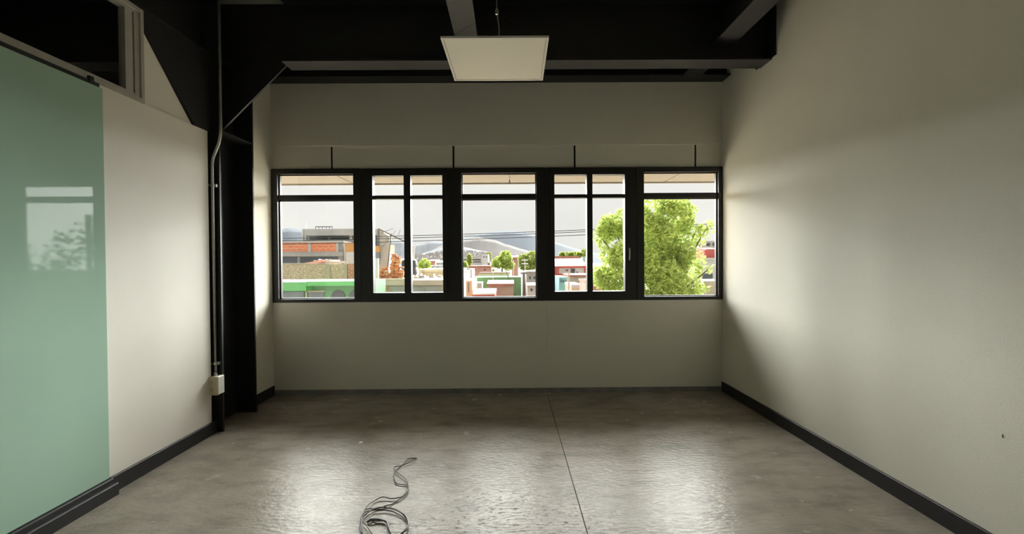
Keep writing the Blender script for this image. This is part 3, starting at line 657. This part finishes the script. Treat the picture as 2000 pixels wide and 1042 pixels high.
# town blocks
def house(px0, px1, yt, Y, dep, wm, label, name='town_house', roof=None, rh=0, wins=(), band=None, cat='house'):
    s = px_home((px0+px1)/2, Y, label, cat, name)
    px_box(s, 'wall', wm, px0, px1, yt, 560, Y, dep, GZ)
    if roof:
        a = at(px0-.8, yt, Y); b = at(px1+.8, yt, Y); h_ = rh*Y/FPX; z = (a.z+b.z)/2
        if rh > 2: MB().prism([(Y-.5, z), (Y+dep/2, z+h_), (Y+dep+.5, z), (Y+dep+.5, z-.12), (Y-.5, z-.12)], 'x', a.x, b.x).build('roof', roof, s)
        else: B('roof', roof, s, (a.x, b.x, Y-.3, Y+dep, z+.01, z+h_+.15))
    if band: px_box(s, 'band', band[0], px0-.2, px1+.2, band[1], band[2], Y-.12, .11)
    for x0, x1, y0, y1 in wins: px_box(s, 'window', WINX, x0, x1, y0, y1, Y-.06, .05)
    return s
house(941.5, 953.5, 496, 110, 8, WHITEX, 'white tower block under the brown hill', 'tower_block', wins=((944, 946, 500, 503), (949, 951, 500, 503)))
house(896, 941, 503, 115, 9, WHITEX, 'long white block with window bands left of the white tower', 'long_block', wins=((898, 919, 505.5, 508), (922, 939, 505.5, 508), (922, 939, 510, 512)))
house(1000, 1012, 502, 80, 5, PINK, 'little red roofed tower between the two town trees', roof=REDROOF, rh=4, wins=((1002, 1005, 505, 508),))
house(917, 960, 522, 84, 8, PINK, 'pink house with flat red roof left of the first town tree', roof=REDROOF, rh=1.6, wins=((925, 929, 525, 528), (945, 949, 525, 528)))
house(951, 958, 511, 100, 5, LGREY, 'narrow grey house beside the white tower', wins=((953, 956, 514, 519),))
house(960, 970, 523, 66, 4, WHITEX, 'small cream cube on the cream row', wins=((962, 965, 526, 529),))
house(933, 996, 533, 58, 5, exm('pale_cream_render', (.86, .78, .58)), 'long cream shed with red edge above the green canopy', 'cream_shed', band=(REDROOF, 531.5, 533.2), wins=((944, 951, 538.5, 541.5), (959, 968, 538.5, 541.5), (979, 992, 538.5, 541.5)), cat='shed')
house(924, 1018, 541, 52, 4.5, FIELD, 'wide pale green canopy wall in the middle window', 'green_canopy', cat='canopy')
house(952, 1003, 553, 44, 5, BEIGEX, 'house with low red tin roof before the green canopy', roof=REDROOF, rh=4.5)
house(925, 966, 571, 36, 5, REDX, 'house with white edge and orange red front at the bottom of the middle window', roof=WHITEX, rh=4, cat='house')
house(893, 922, 548, 38, 6, exm('orange_shutter', (.78, .46, .30)), 'orange shuttered house at the left of the middle window', wins=((908, 910, 552, 570), (914, 916, 552, 570)))
house(895, 911.5, 529, 60, 6, CREAMX, 'cream house above the orange shuttered house', wins=((900, 904, 533, 537),))
house(913, 922, 525, 70, 6, LGREY, 'pale grey house right of the cream house', wins=((915, 919, 530, 534),))
house(929, 941, 552, 48, 3, WHITEX, 'small white hut before the green canopy')
house(1028, 1062, 533, 50, 6, LGREY, 'grey flat roofed house at the right of the middle window', roof=GREYC, rh=1, wins=((1033, 1037, 539, 545), (1042, 1046, 539, 545)))
house(1030, 1064, 556, 40, 4, WHITEX, 'white house below the grey flat roofed house', roof=LGREY, rh=3, wins=((1036, 1040, 563, 568),))
house(858, 905, 536, 45, 5, BEIGEX, 'sand coloured house right of the cream roofs', wins=((860, 864, 540, 545),))
house(840, 866, 518, 75, 6, WHITEX, 'white house with dark windows below the hillside', wins=((843, 847, 521, 525), (852, 857, 521, 525)))
house(838, 850, 509, 100, 6, PINK, 'pink house at the foot of the hillside', roof=REDROOF, rh=3)
house(852, 866, 512, 92, 6, LGREY, 'grey gabled house at the foot of the hillside', roof=WHITEX, rh=4)
# window four
house(1070, 1131, 503, 100, 9, PINK, 'long pink building with red roof edge behind the white shed', roof=REDROOF, rh=1.6, wins=((1090, 1095, 505, 508), (1098, 1103, 505, 508), (1112, 1116, 505, 508)))
s = house(1072, 1143, 518, 70, 10, WHITEX, 'white barrel roofed shed above the red framed house', 'white_shed', cat='shed')
a, b = at(1071, 518, 70), at(1144, 518, 70)
MB().prism([(70-.3+10.6*t/10, a.z+1.0*math.sin(math.pi*t/10)) for t in range(11)], 'x', a.x, b.x).build('barrel_roof', WHITEX, s)
s = house(1070, 1150, 519.5, 55, 6, WHITEX, 'white house framed by red bands and red end walls', 'red_band_house', band=(REDX, 519, 522.5), wins=((1105, 1110, 526, 529), (1115, 1123, 524, 533), (1126, 1129, 530, 534)))
for y0, y1 in ((534, 537.5),): px_box(s, 'band', REDX, 1070, 1150, y0, y1, 55-.14, .13)
for x0, x1 in ((1070, 1088), (1089.5, 1091.5), (1141, 1150)): px_box(s, 'red_wall', REDX, x0, x1, 522.6, 534, 55-.1, .09)
house(1112, 1160, 540, 47, 6, BEIGEX, 'sand coloured house right of the turquoise house', roof=REDROOF, rh=1, wins=((1135, 1142, 550, 553), (1122, 1126, 558, 564)))
house(1092, 1108.5, 541, 40, 5, TURQ, 'turquoise house with three small dark windows', 'turquoise_house', wins=((1095, 1097.2, 545, 551), (1099.5, 1101.7, 546, 552), (1104, 1106, 547, 553)))
house(1070, 1089, 549, 46, 4, PINK, 'dusky pink house left of the turquoise house', roof=REDROOF, rh=2)
house(1116, 1136, 561, 35, 4, CREAMX, 'cream arched house at the bottom of the casement window', roof=LGREY, rh=2)
# behind the big tree
house(1366, 1470, 470, 60, 8, LGREY, 'pale grey building behind the right side of the big tree', wins=((1380, 1387, 474, 480), (1392, 1399, 474, 480), (1404, 1411, 474, 480)), cat='building', band=(WHITEX, 493, 497))
house(1355, 1470, 507, 46, 6, WHITEX, 'white flat building behind the lower right of the big tree', roof=WHITEX, rh=1, wins=((1372, 1392, 534, 546), (1402, 1420, 534, 546)), cat='building')
house(1374, 1480, 548, 38, 4, CREAMX, 'cream low wall house at the lower right corner of the window view')
house(1376, 1400, 486, 52, 3, REDX, 'small orange red rooftop hut right of the big tree', roof=REDROOF, rh=3, cat='hut')
house(1152, 1200, 549, 28, 4, PINK, 'pink gabled house half hidden below the big tree', roof=REDROOF, rh=3)

# poles and lamps of the town
def pole(px, yt, Y, r_, m, label, arm=None, lean=0):
    e = px_home(px, Y, label, 'pole', 'utility_pole'); t = at(px, yt, Y)
    MB().tube([(t.x+lean, Y, GZ), t], [r_, r_*.7], 8).build('shaft', m, e)
    if arm:
        for y_ in arm: w = 6.5*Y/FPX; z = at(px, y_, Y).z; B('crossarm', m, e, (t.x-w, t.x+w, Y-.06, Y+.06, z-.07, z+.07))
    return e
pole(1023, 531, 43, .17, WOOD, 'thick brown utility pole in the middle window', arm=(533,))
pole(1025, 505, 64, .06, WHITEX, 'pale pole with two crossarms in front of the olive tree', arm=(507.5, 514.5))
pole(1003, 506, 60, .06, WHITEX, 'thin white lamp pole right of the bright town tree')
pole(1012.5, 506, 62, .05, WHITEX, 'thin white pole beside the little red tower')
pole(963, 531, 48, .045, WHITEX, 'thin white pole before the cream shed')
pole(988, 527, 51.2, .06, WOOD, 'leaning brown pole before the green canopy', lean=1.4)
pole(1007, 541, 40, .05, WOOD, 'dark thin pole left of the thick utility pole')
pole(1111, 528, 34, .07, BEIGEX, 'pale pole in front of the red band house')
# parked cars
CARW = exm('white_car_paint', (.78, .78, .76), .25, .02); TYRE = exm('tyre', (.03, .03, .03))
def car(px, Y, rz, label):
    p = at(px, 540, Y); e = empty('car', (p.x, Y, GZ), label, 'car')
    q = MB().prism([(-2.1, .35), (2.1, .35), (2.12, .75), (1.9, .92), (1.0, 1.0), (.45, 1.45), (-1.2, 1.48), (-1.75, 1.02), (-2.1, .95)], 'y', -.85, .85).build('body', CARW); q.parent = e
    q = MB().prism([(.92, 1.0), (.42, 1.40), (-1.15, 1.43), (-1.6, 1.03)], 'y', -.865, .865).build('side_glass', WINX); q.parent = e
    q = MB().prism([(1.02, 1.02), (.50, 1.46), (.46, 1.44), (.97, 1.0)], 'y', -.75, .75).build('windscreen', WINX); q.parent = e
    for x in (-1.3, 1.3):
        for y in (-.8, .8): q = MB().tube([(x, y-.1, .33), (x, y+.1, .33)], .33, 14).build('wheel', TYRE); q.parent = e
    e.rotation_euler.z = rz
for px, Y, rz, l in ((974, 77, -1.2, 'white parked car left of the thick utility pole'), (1040, 66, -1.3, 'white parked car at the right edge of the middle window')): car(px, Y, rz, l)

# hills
def ridge(name, prof, Y, dep, m, label, zlow=-30, seed=1, rough=.12):
    q = random.Random(seed); n = 90; rows = 10; v = []; f = []
    def top(px):
        for (x0, y0), (x1, y1) in zip(prof, prof[1:]):
            if x0 <= px <= x1: t = (px-x0)/(x1-x0); t = t*t*(3-2*t)*.4+t*.6; return y0+(y1-y0)*t
        return prof[-1][1]
    xa, xb = prof[0][0], prof[-1][0]
    for r in range(rows+1):
        for i in range(n+1):
            px = xa+(xb-xa)*i/n; p = at(px, top(px)+q.uniform(-rough, rough), Y+dep)
            t = r/rows
            z = zlow+(p.z-zlow)*(t**1.15)*(1+(0 if r in (0, rows) else q.uniform(-.012, .012)))
            v.append((p.x*(Y+dep*t)/(Y+dep), Y+dep*t, z))
    for r in range(rows):
        for i in range(n): k = r*(n+1)+i; f.append((k, k+1, k+n+2, k+n+1))
    k0 = len(v)
    for i in range(n+1): x, y, z = v[rows*(n+1)+i]; v.append((x*1.05, y+dep*.6, zlow))
    for i in range(n): k = rows*(n+1)+i; f.append((k, k+1, k0+i+1, k0+i))
    me = bpy.data.meshes.new(name); me.from_pydata(v, [], f); me.materials.append(m); me.shade_smooth()
    ob_ = bpy.data.objects.new(name, me); COL.objects.link(ob_); return tag(ob_, label, 'hill')
HB = mat('haze_blue_ridge', (.055, .072, .10), 1, .05, .004); HP = mat('brown_violet_hill', (.085, .072, .07), 1, .10, .012); HH = mat('haze_grey_hill', (.06, .068, .085), 1, .16, .02)  # aerial haze put into the blue tint of the far hills
ridge('hill', [(100, 470), (480, 455), (547, 448), (562, 445), (585, 447), (640, 462), (720, 475), (800, 489)], 1100, 500, HB, 'hazy blue ridge left of the grey roof storey', seed=2)
ridge('hill', [(700, 500), (765, 470), (785, 469), (803, 477), (822, 475), (842, 470), (860, 471), (905, 476), (960, 490)], 1000, 420, HH, 'hazy blue hills behind the brick stack', seed=3)
ridge('hill', [(840, 492), (905, 466), (935, 456), (965, 452), (1000, 450), (1030, 454), (1060, 464), (1090, 474), (1120, 484), (1150, 493), (1230, 500), (1500, 503)], 1500, 600, HB, 'far blue mountain filling the middle window', seed=4)
ridge('hill', [(790, 508), (840, 490), (865, 478), (905, 467), (935, 463), (965, 468), (990, 477), (1020, 486), (1045, 494), (1100, 506)], 800, 330, HP, 'brown violet hill in front of the far blue mountain', seed=5)
ridge('hill', [(760, 512), (810, 498), (835, 492), (862, 484), (905, 482), (945, 490), (980, 500), (1060, 508)], 480, 220, HH, 'low blue grey hillside dotted with houses', zlow=-12, seed=6)
# houses nobody could count on that hillside
q = random.Random(9); mb = MB()
dg = bpy.context.evaluated_depsgraph_get()
for k in range(420):
    px = q.uniform(800, 1040); t = q.random()**.8; Y = 470+200*t
    ytop = 486+abs(px-900)*.12; py = 508-(508-ytop)*t*.92
    p = at(px, py, Y-14); w = q.uniform(1.4, 3.2)
    mb.box(p.x-w, p.x+w, p.y, p.y+4, p.z-6, p.z+q.uniform(.6, 1.6))
tag(mb.build('hillside_houses', exm('hillside_house_walls', (.66, .62, .60), .9, .3, .05)), 'tiny pale houses scattered over the low blue grey hillside', 'houses', kind='stuff')
